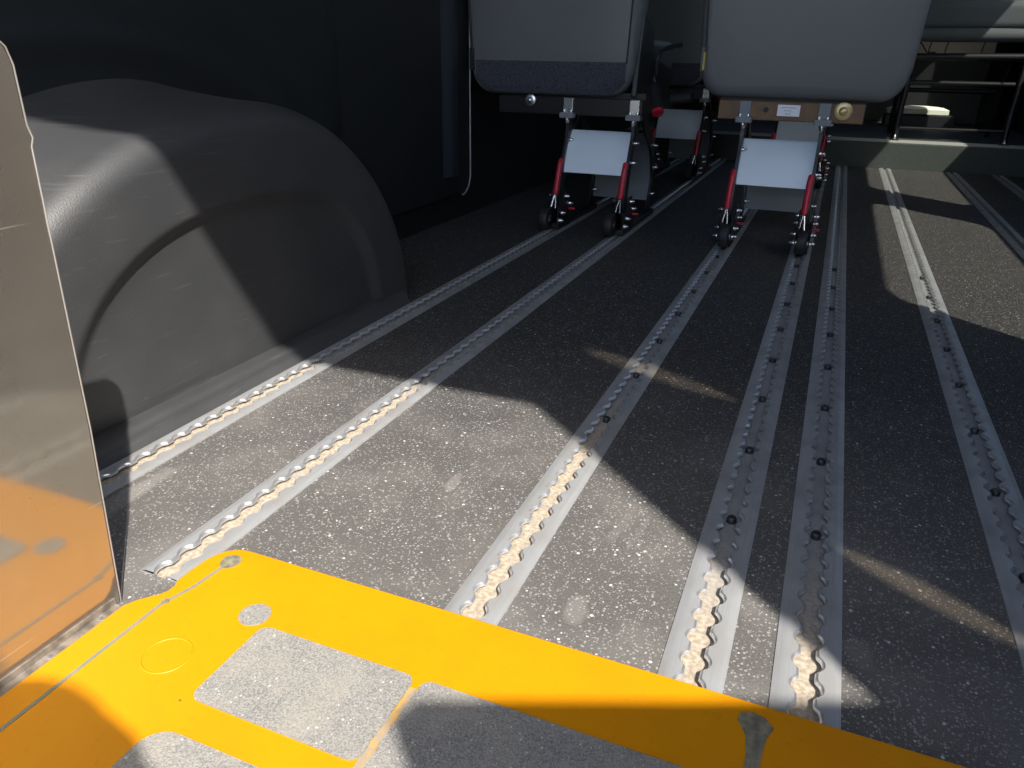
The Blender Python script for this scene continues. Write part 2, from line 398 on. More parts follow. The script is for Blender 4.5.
tag(MB().box(XR + .013, XR + .017, -.12, .12, 1.0, 1.84).build('window_4', tinted_glass((0.6, 0.56, 0.5, 1))), kind='structure')  # pane over the added streak slits
holed(.30, YF, -0.03, ZT + .03, WIN, XR, 0.012, 'wall_right')
for i, (a, b, c, d, r) in enumerate(WIN):
    g = MB().box(XR + .013, XR + .017, a - .01, b + .01, c - .01, d + .01).build('window_%d' % (i + 1), M['glass']); tag(g, kind='structure')
# front bulkhead with windscreen
fb = MB().box(XL - .05, XR + .05, YF, YF + .05, -0.03, 1.15).box(XL - .05, XR + .05, YF, YF + .05, 1.6, ZT + .05)
fb.box(XL - .05, XL + .1, YF, YF + .05, 1.15, 1.6).box(XR - .1, XR + .05, YF, YF + .05, 1.15, 1.6)
tag(fb.build('wall_front', M['wall']), kind='structure')
tag(MB().box(XL + .09, XR - .09, YF + .02, YF + .03, 1.14, 1.61).build('window_3', M['glass']), kind='structure')
# rear frame: header, both jambs, sill
XJ, ZH = 0.792, 1.697
rf = MB().box(XL - .05, XR + .05, YB - .05, YB, ZH, ZT + .05).box(XJ, XR + .05, YB - .05, YB, -.06, ZH).box(XL - .05, -0.80, YB - .05, YB, -.06, ZH)
tag(rf.build('wall_rear', M['body']), kind='structure')
tag(MB().box(XL - .05, XR + .05, YB - .06, YB, -.30, -.006).build('trim_3', M['body'], bevel=.004), kind='structure')
ZG = -0.66
tag(MB().box(-15, 15, -18, 18, ZG - .05, ZG).build('ground', M['asphalt']), kind='structure')

# ------------------------------------------------------------------ wheel housing
def sup(y, z, yc, hw, h, e): return (abs((y - yc) / hw) ** e + (max(z, 0) / h) ** e) ** (1 / e)
wh = empty('wheel_housing', (-0.67, 0.75, 0))
tag(wh, 'dark grey moulded plastic wheel arch cover on the left wall, arched rib on its face', 'wheel arch cover')
YC, HW, HH, EE = 0.79, 0.375, 0.347, 1.95
YC2, HW2, HH2, E2 = 0.77, 0.285, 0.232, 2.35
def outer(th, s=0.0):
    c, sn = math.cos(th), math.sin(th)
    hw = HW if c > 0 else 0.46
    r = 1 / ((abs(c) / (hw - s)) ** EE + (abs(sn) / (HH - s)) ** EE) ** (1 / EE)
    return YC + r * c, r * sn
def inner(th):
    c, sn = math.cos(th), math.sin(th)
    hw2 = HW2 if c > 0 else 0.308
    r = 1 / ((abs(c) / hw2) ** E2 + (abs(sn) / HH2) ** E2) ** (1 / E2)
    return YC2 + r * c, r * sn
XF, RAD = -0.667, 0.032
NT_ = 96; cols = []
for i in range(NT_ + 1):
    th = math.pi * i / NT_
    oy, oz = outer(th, RAD); iy_, iz_ = inner(th); col = []
    for k in range(9): t = k / 8; col.append((XF - 0.012, YC2 + (iy_ - YC2) * t * 0.93, iz_ * t * 0.93))
    for k in range(1, 9):  # soft step out at the rib
        t = k / 8; f = t * t * (3 - 2 * t); q = 0.93 + 0.10 * t
        col.append((XF - 0.012 + 0.012 * f, YC2 + (iy_ - YC2) * q, iz_ * q))
    a = (YC2 + (iy_ - YC2) * 1.03, iz_ * 1.03)
    for k in range(1, 8): t = k / 8; col.append((XF, a[0] + (oy - a[0]) * t, a[1] + (oz - a[1]) * t))
    fy, fz = outer(th, 0)
    for k in range(9):
        p = R(90 * k / 8); col.append((XF - RAD + RAD * math.cos(p), oy + (fy - oy) * math.sin(p), oz + (fz - oz) * math.sin(p)))
    for k in range(1, 8):
        t = k / 7; col.append((XF - RAD - 0.200 * t, fy, fz * (1 + 0.065 * t ** 1.5) ))
    cols.append(col)
hs = MB().grid(cols).build('arch_shell', M['liner'], wh, smooth=True)
hs.location = -Vector(wh.location)
prof = [(XF - .013, .0235), (XF + .001, .0225), (XF + .006, .0215), (XF + .0095, .0190), (XF + .0110, .014), (XF + .0130, .008), (XF + .016, .006), (XF + .0185, .0005)]
fl = MB().grid([[(x, y, z) for x, z in prof] for y in [0.30 + (1.12 - 0.30) * i / 30 for i in range(31)]])
fo = fl.build('base_flange', M['liner'], wh, smooth=True); fo.location = -Vector(wh.location)

# ------------------------------------------------------------------ floor tracks
PITCH_T = 0.0254
def half_w(y, ph):
    d = ((y - ph + PITCH_T / 2) % PITCH_T) - PITCH_T / 2
    return max(0.0052, math.sqrt(max(0.0, 0.0098 ** 2 - d * d)))
def make_track(xc, y0, y1, ph):
    root = empty('floor_track', (xc, y0, 0)); top = MB(); n = int((y1 - y0) / PITCH_T * 12)
    for sgn in (-1, 1):
        rows = []
        for i in range(n + 1):
            y = (y1 - y0) * i / n; h = half_w(y, ph)
            rows.append([(sgn * x, y, z) for x, z in ((TW, 0.0), (TW, 0.0009), (0.0195, 0.0016), (0.0150, 0.0030), (0.0142, 0.00285), (0.0134, 0.0030), (0.0124, 0.0030),
                                                      (h + 0.0020, 0.0030), (h + .0020, 0.0012), (h + 0.0012, -0.0005), (0.0116, -0.0012), (0.0116, HT))])
        top.grid(rows)
    for yy in (0,): top.box(-TW, -0.0104, yy - .0004, yy + .0004, HT, 0.0009); top.box(0.0104, TW, yy - .0004, yy + .0004, HT, 0.0009)
    top.build('rail', M['alu'], root, smooth=True)
    ed = MB()
    for sgn in (-1, 1):
        ed.grid([[(sgn * x, (y1 - y0) * i / n, z) for x, z in ((hh + .0021, .0031), (hh + .0007, .0022), (hh, .0008), (hh, -.0006))] for i in range(n + 1) for hh in (half_w((y1 - y0) * i / n, ph),)])
    ed.build('scallop_edge', M['bright'], root, smooth=True)['label'] = 'scalloped slot edges in brighter metal, imitating glints'
    MB().box(-0.0108, 0.0108, 0.0, y1 - y0, HT, HT + 0.0058).build('slot', M['slot'], root)['label'] = 'sandy bottom of the scalloped slot'
    sm = None
    k = 0; yy = (0.807 if abs(xc + .2014) < .01 else 0.655) - y0
    yy = ph + round((yy - ph) / PITCH_T) * PITCH_T - PITCH_T / 2
    while yy < min(y1 - y0, 1.72 - y0) and -.3 < xc < 0.4:
        if sm is None:
            s_ = MB().lathe([(0, 0.0), (0.0, 0.0047), (0.0050, 0.0047), (0.0062, 0.0038), (0.0062, 0.0024), (0.004, 0.0022), (0.004, 0.0)], (0, 0, 0), (0, 0, 1), 14).build('screw', M['blackp'], root, smooth=True)
            sm = s_
        else:
            s_ = sm.copy(); C.objects.link(s_); s_.parent = root
        s_.location = (0, yy + PITCH_T / 2, HT + .0055); yy += PITCH_T * 6; k += 1
    return root
TL = ['leftmost ridged aluminium floor track running beside the wheel arch cover',
      'aluminium floor track second from left, ending at the rounded corner of the yellow plate',
      'aluminium floor track third from left, running to the left wheel of the middle seat',
      'aluminium floor track fourth from left, running to the right wheel of the middle seat',
      'aluminium floor track close beside the fourth one, running bare up to the step',
      'aluminium floor track lit by the side window, crossing the right of the floor',
      'dim aluminium floor track second from the right edge, near the side window light',
      'aluminium floor track farthest right, only its far end showing in the top right']
for i, xc in enumerate(TRACKS):
    tag(make_track(xc, TREAR[i], YSTEP - .001, 0.004 + 0.005 * (i % 3)), TL[i], 'floor track', 'aluminium floor tracks along the van floor')

# ------------------------------------------------------------------ yellow threshold plate
yp = empty('threshold_plate', (-0.2, 0.2, 0)); off = -Vector(yp.location)
tag(yp, 'bright yellow painted threshold plate with gritty grey pads at the van doorway', 'threshold plate')
ZY = 0.0042
corner = [(-0.4535, YB + .002), (-0.4535, 0.322), (-0.449, 0.331), (-0.443, 0.338), (-0.438, 0.3435), (-0.4355, 0.349), (-0.4355, 0.356), (-0.4385, 0.363), (-0.4385, 0.374), (-0.4375, 0.390), (-0.4345, 0.402), (-0.429, 0.410), (-0.421, 0.4155), (-0.412, 0.4175)]
b = MB().prism(corner + [(XR - .01, 0.4150), (XR - .01, YB + .002)], 'z', 0.0002, ZY).build('plate', M['yellow'], yp, bevel=.0008); b.location = off
def on_plate(name, poly, m, h=0.0006, lab=None):
    o = MB().prism(poly, 'z', ZY - .0005, ZY + h).build(name, m, yp); o.location = off
    if lab: o['label'] = lab
    return o
on_plate('grip_pad', round_rect(-0.3385, -0.2075, 0.2705, 0.3465, 0.008), M['pad'], .0008, 'large grey gritty rectangular pad left of centre')
on_plate('grip_pad', round_rect(-0.2015, 0.40, 0.16, 0.3465, 0.008), M['pad'], .0008, 'long dark gritty pad in the shade')
on_plate('grip_pad', round_rect(-0.3405, -0.2075, 0.13, 0.2450, 0.018), M['pad'], .0008, 'grey pad at the bottom edge, its rounded corner showing')
on_plate('grip_dot', arc(-0.3525, 0.3535, 0.0122, 0, 350, 24), M['pad'], .0006, 'small round grey pad beside the large pad')
ed = []
rnd = random.Random(3)
for k in range(15): ed.append((-0.2075 + rnd.uniform(-.0012, .0012), 0.262 + .075 * k / 14))
ed2 = [(-0.2015 + rnd.uniform(-.0012, .0008), y) for x, y in ed[::-1]]
on_plate('worn_edge', ed + ed2, M['worn'], .0005, 'worn yellow and brown strip between two pads')
gl = [(-0.4265, 0.12), (-0.4275, 0.20), (-0.4275, 0.335), (-0.420, 0.36), (-0.4165, 0.392)]
gm = MB()
for a, c in zip(gl[:-1], gl[1:]):
    d = Vector((c[0] - a[0], c[1] - a[1])).normalized(); nx, ny = -d.y * .0014, d.x * .0014
    gm.prism([(a[0] + nx, a[1] + ny), (a[0] - nx, a[1] - ny), (c[0] - nx, c[1] - ny), (c[0] + nx, c[1] + ny)], 'z', ZY - .0004, ZY + .0004)
o = gm.build('sealed_groove', M['groove'], yp); o.location = off; o['label'] = 'thin grey sealed groove along the left side'
bl = [(-0.4155 + (0.0082 + .0005 * math.sin(3 * t)) * math.cos(t) , 0.3985 + (0.0095 + .0006 * math.sin(2 * t + 1)) * math.sin(t)) for t in [2 * math.pi * k / 22 for k in range(22)]]
on_plate('grime_blob', bl, M['blob'], .0007, 'grey blob at the end of the groove')
bl = [(-0.427 + .0034 * math.cos(t), 0.338 + .0030 * math.sin(t)) for t in [2 * math.pi * k / 12 for k in range(12)]]
on_plate('grime_blob', bl, M['blob'], .0007)
kh = [(0.010, 0.20), (0.0115, 0.372), (0.010, 0.386), (0.0035, 0.398), (0.0045, 0.404), (0.012, 0.4075), (0.020, 0.4055), (0.0262, 0.399), (0.0225, 0.389), (0.0205, 0.372), (0.0205, 0.20)]
on_plate('keyhole_slot', kh, M['blob'], .0006, 'dark grey keyhole shaped mark near the front edge')
rg = MB(); rc = (-0.3815, 0.2945)
rows = [[(rc[0] + (0.0172 + dr) * math.cos(t), rc[1] + (0.0172 + dr) * math.sin(t), ZY + dz) for dr, dz in ((-.0012, -.0003), (-.0004, .0004), (.0004, .0004), (.0012, -.0003))] for t in [2 * math.pi * k / 40 for k in range(41)]]
o = rg.grid(rows).build('embossed_ring', M['yellow'], yp, smooth=True); o.location = off

# ------------------------------------------------------------------ polished side plate standing at left
sp = empty('side_plate', (-0.463, 0.1, 0)); off2 = -Vector(sp.location)
tag(sp, 'polished upright metal side plate at the left edge, mirroring the yellow plate', 'metal plate')
pr = [(-0.12, 0.0005), (0.327, 0.0005), (0.3295, 0.05), (0.3345, 0.15), (0.3385, 0.345), (0.3405, 0.350), (0.3385, 0.3580), (0.3385, 0.392), (0.336, 0.402), (0.328, 0.410), (0.30, 0.414), (-0.12, 0.43)]
o = MB().prism(pr, 'x', -0.4675, -0.4630).build('sheet', M['sheet'], sp, bevel=.0006); o.location = off2
edge = [(-0.4625, y + .0004, z) for y, z in pr[1:10]]
o = MB().tube(edge, 0.0006, 6).build('edge_bead', mat('edge_bead', (0.3, 0.28, 0.25), 0.4, metal=.3), sp, smooth=True); o.location = off2
fm = MB().prism([(-0.4630, 0.0003), (-0.4545, 0.0003), (-0.4550, 0.0018), (-0.4612, 0.0030), (-0.4615, 0.008), (-0.4630, 0.008)], 'y', -0.12, 0.322)
o = fm.build('foot_flange', mat('foot_flange', (0.10, 0.085, 0.07), 0.55, vary=(120, (0.24, 0.2, 0.16), .15)), sp); o.location = off2
for y in (0.03, 0.12, 0.21, 0.262, 0.305):
    o = MB().lathe([(0, 0.0), (0, .0022), (.0008, .0019), (.0012, .0)], (-0.4585, y, 0.0022), (0.2, 0, 1), 10).build('rivet', M['chrome'], sp, smooth=True); o.location = off2

# ------------------------------------------------------------------ seats
def bolt(mbb, p, d, r=0.0045, l=0.010):
    mbb.lathe([(0, r * 1.25), (l * .35, r * 1.25), (l * .36, r * .95), (l * .8, r * .8), (l, r * .25)], p, d, 10); return mbb

def strip_plate(pts, wd, x, th, name, parent, m):
    """flat bar lying in the YZ plane following pts, with widths wd"""
    P = spline([(0, y, z) for y, z in pts], 6); n = len(P); L, Rr = [], []
    for i, p in enumerate(P):
        d = (P[min(i + 1, n - 1)] - P[max(i - 1, 0)]).normalized(); nn = Vector((0, -d.z, d.y))
        wv = wd[0] + (wd[1] - wd[0]) * i / (n - 1)
        L.append(p + nn * wv / 2); Rr.append(p - nn * wv / 2)
    rows = [[(x - th / 2, a.y, a.z), (x - th / 2, c.y, c.z), (x + th / 2, c.y, c.z), (x + th / 2, a.y, a.z)] for a, c in zip(L, Rr)]
    b = MB().grid(rows, close=True); k = 4 * (n - 1); b.f += [(0, 1, 2, 3), (k + 3, k + 2, k + 1, k)]
    return b.build(name, m, parent, smooth=True)

def back_shape(xb0, xb1, widen, zb, yb, depth, rad):
    """backrest block: rounded bottom corners, widening upward; rows over depth"""
    H_ = 0.62; outl = []
    xt0, xt1 = xb0 - widen * 3, xb1 + widen * 3
    def side(xb, sgn):
        return [(xb + sgn * widen * 3 * ((z - 0) / H_) ** 0.8, z) for z in [H_ * q for q in (0.10, .16, .25, .35, .5, .7, .85, .95)]]
    left = [(x, z) for x, z in side(xb0, -1)]; right = [(x, z) for x, z in side(xb1, 1)]
    bl_ = arc(xb0 + rad, rad, rad, 270, 184, 7); br_ = arc(xb1 - rad, rad, rad, -90, -4, 7)
    tl = [(xt0 + .02, H_ * .99), (xt0 + .06, H_)]; tr = [(xt1 - .02, H_ * .99), (xt1 - .06, H_)]
    outl = bl_ + left + tl + tr[::-1] + right[::-1] + br_[::-1]
    # bottom middle points
    k = 7; bot = [(xb1 - rad + (xb0 + rad - xb1 + rad) * i / k, 0.0) for i in range(1, k)]
    outl += bot
    cx = (xb0 + xb1) / 2; cz = 0.3; rows = []
    prof = [(0.0, 0.55), (0.0, 0.86), (0.002, 0.93), (0.008, 0.975), (0.020, 1.0), (depth * .5, 1.0), (depth - .02, 1.0), (depth - .006, 0.97), (depth, 0.9), (depth, .5)]
    for dy, sf in prof:
        row = []
        for (x, z) in outl:
            ex = (x - cx); ez = (z - cz); dd = 0.03 * (1 - sf) / 0.14
            ln = math.hypot(ex, ez); f_ = 1 - min(dd, ln) / ln if ln > 0 else 1
            if sf < .6: f_ = .5
            xx, zz = cx + ex * f_, cz + ez * f_
            row.append((xx, yb + dy + 0.10 * (zz / H_) * -1 * 0.35, zb + zz))
        rows.append(row)
    b = MB().grid(rows, close=True); n = len(outl)
    b.f += [tuple(range(n)), tuple(range((len(rows) - 1) * n, len(rows) * n))[::-1]]
    return b, outl

def make_seat(spec):
    """passenger seat; its two leg frames stand on tracks xa and xb"""
    xa, xb, Y0 = spec['xa'], spec['xb'], spec['Y']
    root = empty('passenger_seat', ((xa + xb) / 2, Y0, 0)); inv = -Vector(root.location)
    def fix(o, lab=None):
        o.location = inv if o.parent == root else (0, 0, 0)
        if lab: o['label'] = lab
        return o
    def bolt(p, d, r=0.0045, l=0.010):
        z = Vector(p) - Vector((0, 0, 0)); o = MB().lathe([(0, r * 1.25), (l * .35, r * 1.25), (l * .36, r * .95), (l * .8, r * .8), (l, r * .25)], p, d, 10).build('bolt', M['chrome'], root, smooth=True)
        return fix(o)
    b, outl = back_shape(spec['x0'], spec['x1'], 0.009, spec['zb'], Y0 + 0.095, 0.115, 0.055)
    back = fix(b.build('backrest', M['vinyl'], root, smooth=True))
    H_ = .62
    def surf(x, z, dy=-.0015): return (x, Y0 + .095 + dy - .035 * z / H_, spec['zb'] + z)
    if spec['strip']:
        x0, x1 = spec['x0'] + .016, spec['x1'] - .010
        rows = []
        for i in range(31):
            x = x0 + (x1 - x0) * i / 30; e = min(x - x0, x1 - x); lo = .004 + .030 * max(0, 1 - e / .05) ** 2
            rows.append([surf(x, lo + (0.078 - lo) * k / 6, -.0030 + (.006 if k == 0 else 0)) for k in range(7)])
        fix(MB().grid(rows).build('loop_strip', M['carpet'], back, smooth=True), 'dark navy loop fabric strip along the bottom')
    for sx in spec['pipe']:
        px = (spec['x0'] + .014) if sx < 0 else (spec['x1'] - .014)
        pts = [surf(px + sx * .027 * (z / H_) ** .8, z, -.0005) for z in [.075 + .05 * k for k in range(11)]]
        fix(MB().tube(pts, 0.0022, 6).build('piping', M['piping'], back, smooth=True))
    tx = spec['x0'] + .008
    fix(MB().box(tx - .009, tx + .004, Y0 + .088, Y0 + .095, spec['zb'] + .055, spec['zb'] + .105).build('tag', M['blackp'], back))
    if not spec['strip']:
        fix(MB().box(tx - .004, tx + .000, Y0 + .0865, Y0 + .0885, spec['zb'] + .058, spec['zb'] + .094).build('tag_stripe', M['tagy'], back))
    # cushion ahead of the backrest
    cu = MB().prism(round_rect(Y0 + .17, Y0 + .62, spec['zb'] + .035, spec['zb'] + .135, .035), 'x', spec['x0'] + .01, spec['x1'] - .005)
    fix(cu.build('cushion', M['vinyl_side'], root, smooth=True, bevel=.015))
    sidep = MB().prism([(Y0 + .12, spec['zb'] + .0), (Y0 + .20, spec['zb'] - .004), (Y0 + .52, spec['zb'] + .01), (Y0 + .56, spec['zb'] + .06), (Y0 + .30, spec['zb'] + .09), (Y0 + .25, spec['zb'] + .16), (Y0 + .15, spec['zb'] + .19)], 'x', spec['x1'] - .002, spec['x1'] + .012)
    if spec['strip']: fix(sidep.build('side_shield', M['blackp'], root, bevel=.004))
    # under-frame
    zf = spec['zf']; f0, f1 = spec['f0'], spec['f1']
    bar = fix(MB().box(f0, f1, Y0 + .104, Y0 + .112, zf - .019, zf + .022).build('rear_bar', M[spec['bar']], root, bevel=.002))
    fix(MB().box(f0, f0 + .02, Y0 + .112, Y0 + .50, zf - .01, zf + .02).box(f1 - .02, f1, Y0 + .112, Y0 + .50, zf - .01, zf + .02).box(f0, f1, Y0 + .48, Y0 + .50, zf - .01, zf + .02).box(f0, f1, Y0 + .13, Y0 + .49, zf + .02, zf + .035)
        .build('seat_frame', M['black'], root))
    kx, kz, kr = spec['knob']
    kn = MB().lathe([(0, kr), (.004, kr), (.005, kr * .92), (.0056, kr * .5), (.0090, kr * .44), (.0115, kr * .25), (.0118, .0)], (kx, Y0 + .104, kz), (0, -1, 0), 24)
    fix(kn.build('pivot_washer', M['brass'] if spec['bar'] == 'tanbar' else M['chrome'], root, smooth=True))
    if spec['bar'] == 'tanbar':
        lb = fix(MB().box(xa + .070, xa + .118, Y0 + .1025, Y0 + .1038, zf - .008, zf + .016).build('paper_label', M['paper'], bar), 'small white printed label')
        t = MB()
        for k, (a, c) in enumerate(((.006, .038), (.012, .028), (.015, .028))): t.box(xa + .072 + a, xa + .072 + c, Y0 + .1020, Y0 + .1026, zf + .0095 - k * .0065, zf + .0105 - k * .0065)
        fix(t.build('print', M['ink'], lb))
        fix(MB().lathe([(0, .006), (.001, .006), (.001, .0)], (xa + .045, Y0 + .104, zf + .004), (0, -1, 0), 14).build('bolt_hole', M['rubber'], bar))
    # two leg frames
    for xc in (xa, xb):
        br = MB().box(xc - .0125, xc + .0125, Y0 + .097, Y0 + .104, zf - .016, zf + .022)
        fix(br.build('bracket', M['chrome'] if spec['strip'] else M['greyp'], root, bevel=.0015))
        cl = MB().box(xc - .018, xc + .018, Y0 + .084, Y0 + .108, zf - .025, zf - .012); fix(cl.build('clamp', M['greyp'], root, bevel=.002))
        bolt((xc, Y0 + .096, zf - .025), (0, 0, -1), .0062, .014)
        bolt((xc - .009, Y0 + .096, zf - .012), (0, 0, 1), .004, .008); bolt((xc + .009, Y0 + .096, zf - .012), (0, 0, 1), .004, .008)
        leg = fix(strip_plate([(Y0 + .112, zf - .01), (Y0 + .110, zf - .06), (Y0 + .085, .17), (Y0 + .065, .10), (Y0 + .07, .05), (Y0 + .085, .012)], (.026, .034), xc, .007, 'leg', root, M['black']))
        leg2 = fix(strip_plate([(Y0 + .20, zf - .01), (Y0 + .235, zf - .05), (Y0 + .32, .19), (Y0 + .365, .11), (Y0 + .35, .05), (Y0 + .33, .012)], (.030, .034), xc, .006, 'leg', root, M['black']))
        fix(strip_plate([(Y0 + .112, zf - .03), (Y0 + .14, zf - .05), (Y0 + .17, zf - .035), (Y0 + .20, zf - .012)], (.012, .012), xc, .005, 'gusset', root, M['black']))
        bs = MB().box(xc - .012, xc + .012, Y0 + .035, Y0 + .37, .0035, .016).box(xc - .014, xc - .009, Y0 + .02, Y0 + .12, .0035, .060).box(xc + .009, xc + .014, Y0 + .02, Y0 + .12, .0035, .060)
        fix(bs.build('base_rail', M['black'], root, bevel=.0015))
        for sx in (-1, 1):
            for (dy, z) in ((.030, .046), (.012, .030), (.058, .083), (.085, .062)):
                bolt((xc + sx * .013, Y0 + dy, z), (sx, 0, 0), .0052, .015)
        for (dy, z) in ((.108, .215), (.094, .170), (.34, .19), (.362, .13), (.35, .06)):
            bolt((xc + .003, Y0 + dy, z), (1, 0, 0), .0048, .013)
        fk = MB().prism([(Y0 + .004, .024), (Y0 + .02, .020), (Y0 + .07, .03), (Y0 + .075, .095), (Y0 + .05, .095), (Y0 + .02, .055), (Y0 + .004, .04)], 'x', xc - .0165, xc - .0135)
        fk.prism([(Y0 + .004, .024), (Y0 + .02, .020), (Y0 + .07, .03), (Y0 + .075, .095), (Y0 + .05, .095), (Y0 + .02, .055), (Y0 + .004, .04)], 'x', xc + .0135, xc + .0165)
        fix(fk.build('wheel_fork', M['black'], root))
        wx = xc + spec['woff']
        wm = MB().lathe([(0, .008), (0, .021), (.002, .0255), (.006, .0272), (.017, .0272), (.021, .0255), (.023, .021), (.023, .008)], (wx - .0115, Y0 + .010, .0315), (1, 0, 0), 24)
        wo = fix(wm.build('wheel', M['rubber'], root, smooth=True))
        fix(MB().lathe([(0, .0), (0, .009), (.025, .009), (.025, .0)], (wx - .0125, Y0 + .010, .0315), (1, 0, 0), 14).build('hub', M['chrome'], wo, smooth=True))
        lx = xc - .006
        ln = MB().tube([(lx - .005, Y0 + .028, .056), (lx - .004, Y0 + .034, .070), (lx, Y0 + .045, .094)], .0022, 8).tube([(lx + .006, Y0 + .028, .056), (lx + .004, Y0 + .034, .070), (lx, Y0 + .045, .094)], .0022, 8)
        fix(ln.build('lever_link', M['chrome'], root, smooth=True))
        gr = MB().tube([(lx, Y0 + .040, .088), (lx, Y0 + .050, .105), (lx + .001, Y0 + .066, .155), (lx + .002, Y0 + .070, .170), (lx + .002, Y0 + .071, .173)], [.0068, .0074, .0070, .0066, .004], 10)
        fix(gr.build('release_lever', M['red'], root, smooth=True), 'red release lever')
        fix(MB().box(xc + .016, xc + .032, Y0 + .085, Y0 + .092, .046, .051).build('latch', M['red'], root, bevel=.001), 'small red latch tab')
    # pale bent cross panel at the back, grey one lower and further forward
    def sheet(prof, x0, x1, th=.0025):
        P = spline([(0, y, z) for y, z in prof], 6); n = len(P)
        rows = [[(x, p.y, p.z) for x in (x0, x1)] for p in P]; rows2 = [[(x, p.y + th, p.z) for x in (x1, x0)] for p in P]
        return MB().grid([a + c for a, c in zip(rows, rows2)], close=True).add([(x0, P[0].y, P[0].z), (x1, P[0].y, P[0].z), (x1, P[0].y + th, P[0].z), (x0, P[0].y + th, P[0].z)], [(0, 1, 2, 3)]).add([(x0, P[-1].y, P[-1].z), (x1, P[-1].y, P[-1].z), (x1, P[-1].y + th, P[-1].z), (x0, P[-1].y + th, P[-1].z)], [(3, 2, 1, 0)])
    fix(sheet([(Y0 + .075, .140), (Y0 + .083, .170), (Y0 + .100, .205), (Y0 + .125, .232), (Y0 + .135, .238)], xa + .003, xb - .003).build('cross_panel', M['white'], root, smooth=True), 'pale bluish bent metal panel')
    fix(sheet([(Y0 + .355, .040), (Y0 + .364, .08), (Y0 + .352, .13), (Y0 + .32, .19), (Y0 + .28, .225)], xa + .003, xb - .003).build('cross_panel', M['greyp'], root, smooth=True), 'grey lower metal panel')
    # seat belt buckle stalk and armrest pivot on the aisle side
    if spec['buckle']:
        bx = spec['x1'] + .060
        bk = MB().tube([(bx - .012, Y0 + .15, spec['zb'] + .025), (bx + .002, Y0 + .12, spec['zb'] - .002), (bx + .012, Y0 + .10, spec['zb'] - .026)], [.0125, .0135, .0135], 14)
        bo_ = fix(bk.build('belt_buckle', M['blackp'], root, smooth=True))
        fix(MB().tube([(bx + .012, Y0 + .10, spec['zb'] - .026), (bx + .0145, Y0 + .096, spec['zb'] - .032)], .0138, 14).build('buckle_button', M['red'], bo_, smooth=True), 'red button end')
        fix(MB().tube([(bx - .03, Y0 + .22, spec['zb'] + .03), (bx - .022, Y0 + .18, spec['zb'] + .045), (bx - .010, Y0 + .15, spec['zb'] + .03)], .0035, 8).build('belt_stalk', M['chrome'], root, smooth=True))
        hd = MB().tube([(bx - .02, Y0 + .20, spec['zb'] + .05), (bx - .02, Y0 + .19, spec['zb'] + .085), (bx - .014, Y0 + .20, spec['zb'] + .105), (bx + .005, Y0 + .23, spec['zb'] + .115), (bx + .02, Y0 + .27, spec['zb'] + .12)], .006, 8)
        fix(hd.build('recline_handle', M['blackp'], root, smooth=True))
        fix(MB().tube([(bx + .085, Y0 + .13, spec['zb'] + .006), (bx + .035, Y0 + .14, spec['zb'] - .002)], .0125, 12).build('belt_buckle', M['blackp'], root, smooth=True))
    return root

S1 = dict(xa=TRACKS[0], xb=TRACKS[1], Y=1.79, x0=-0.889, x1=-0.474, zb=.319, zf=.293, f0=-0.815, f1=-0.44, strip=True, pipe=(-1, 1), bar='black', knob=(-0.727, .306, .0145), woff=-.018, buckle=True)
S2 = dict(xa=TRACKS[2], xb=TRACKS[3], Y=1.79, x0=-0.310, x1=0.122, zb=.327, zf=.300, f0=-0.262, f1=0.05, strip=False, pipe=(-1,), bar='tanbar', knob=(0.006, .307, .0185), woff=0, buckle=False)
G = 'grey vinyl passenger seats standing on the floor tracks'
s1 = tag(make_seat(S1), 'leftmost grey vinyl seat seen from behind, navy fabric strip along the bottom of its back', 'seat', G)
s2 = tag(make_seat(S2), 'grey vinyl seat in the middle, white label on the tan bar below its back', 'seat', G)
def copy_tree(o, parent=None):
    c = o.copy(); C.objects.link(c); c.parent = parent
    for ch in list(o.children): copy_tree(ch, c)
    return c
s3 = copy_tree(s1); s3.location.y += 1.06
tag(s3, 'dark seat in the second row, half hidden between the two nearer seats', 'seat', G)
s4 = copy_tree(s2); s4.location.y += 1.10
tag(s4, 'second row seat almost hidden behind the middle seat, red lever and grey panel showing', 'seat', G)

# ------------------------------------------------------------------ bench seat on the step
bs = empty('bench_seat', (0.42, 3.75, ZSTEP)); boff = -Vector(bs.location)
tag(bs, 'black tubular framed bench seat on the raised step at the top right', 'seat')
def bt(name, pts, r, m='black', seg=10, lab=None):
    o = MB().tube(pts, r, seg).build(name, M[m], bs, smooth=True); o.location = boff
    if lab: o['label'] = lab
    return o
for x, dx in ((0.232, -.012), (0.640, .02)):
    bt('leg', [(x + dx * 0, 3.75, ZSTEP), (x, 3.76, .20), (x + .012, 3.78, .42)], .014)
    bt('leg', [(x, 4.18, ZSTEP), (x, 4.15, .25), (x + .012, 4.10, .42)], .011)
    o = MB().box(x - .018, x + .018, 3.725, 3.785, ZSTEP, ZSTEP + .008).build('foot', M['black'], bs, bevel=.002); o.location = boff
    b = MB(); bolt(b, (x, 3.735, ZSTEP + .008), (0, 0, 1), .006, .016); o = b.build('foot_bolt', M['chrome'], bs, smooth=True); o.location = boff
bt('cross_tube', [(0.18, 3.74, .435), (0.64, 3.74, .440)], .014)
bt('cross_tube', [(0.24, 3.77, .338), (0.63, 3.77, .338)], .010)
bt('cross_tube', [(0.24, 3.755, .158), (0.63, 3.755, .160)], .007)
bt('cross_tube', [(0.24, 4.15, .30), (0.63, 4.15, .30)], .010)
bt('front_roll', [(0.12, 3.74, .518), (0.30, 3.735, .517), (0.50, 3.735, .517), (0.84, 3.74, .517)], [.022, .026, .026, .022], 'cush', 14, 'grey padded roll along the seat edge')
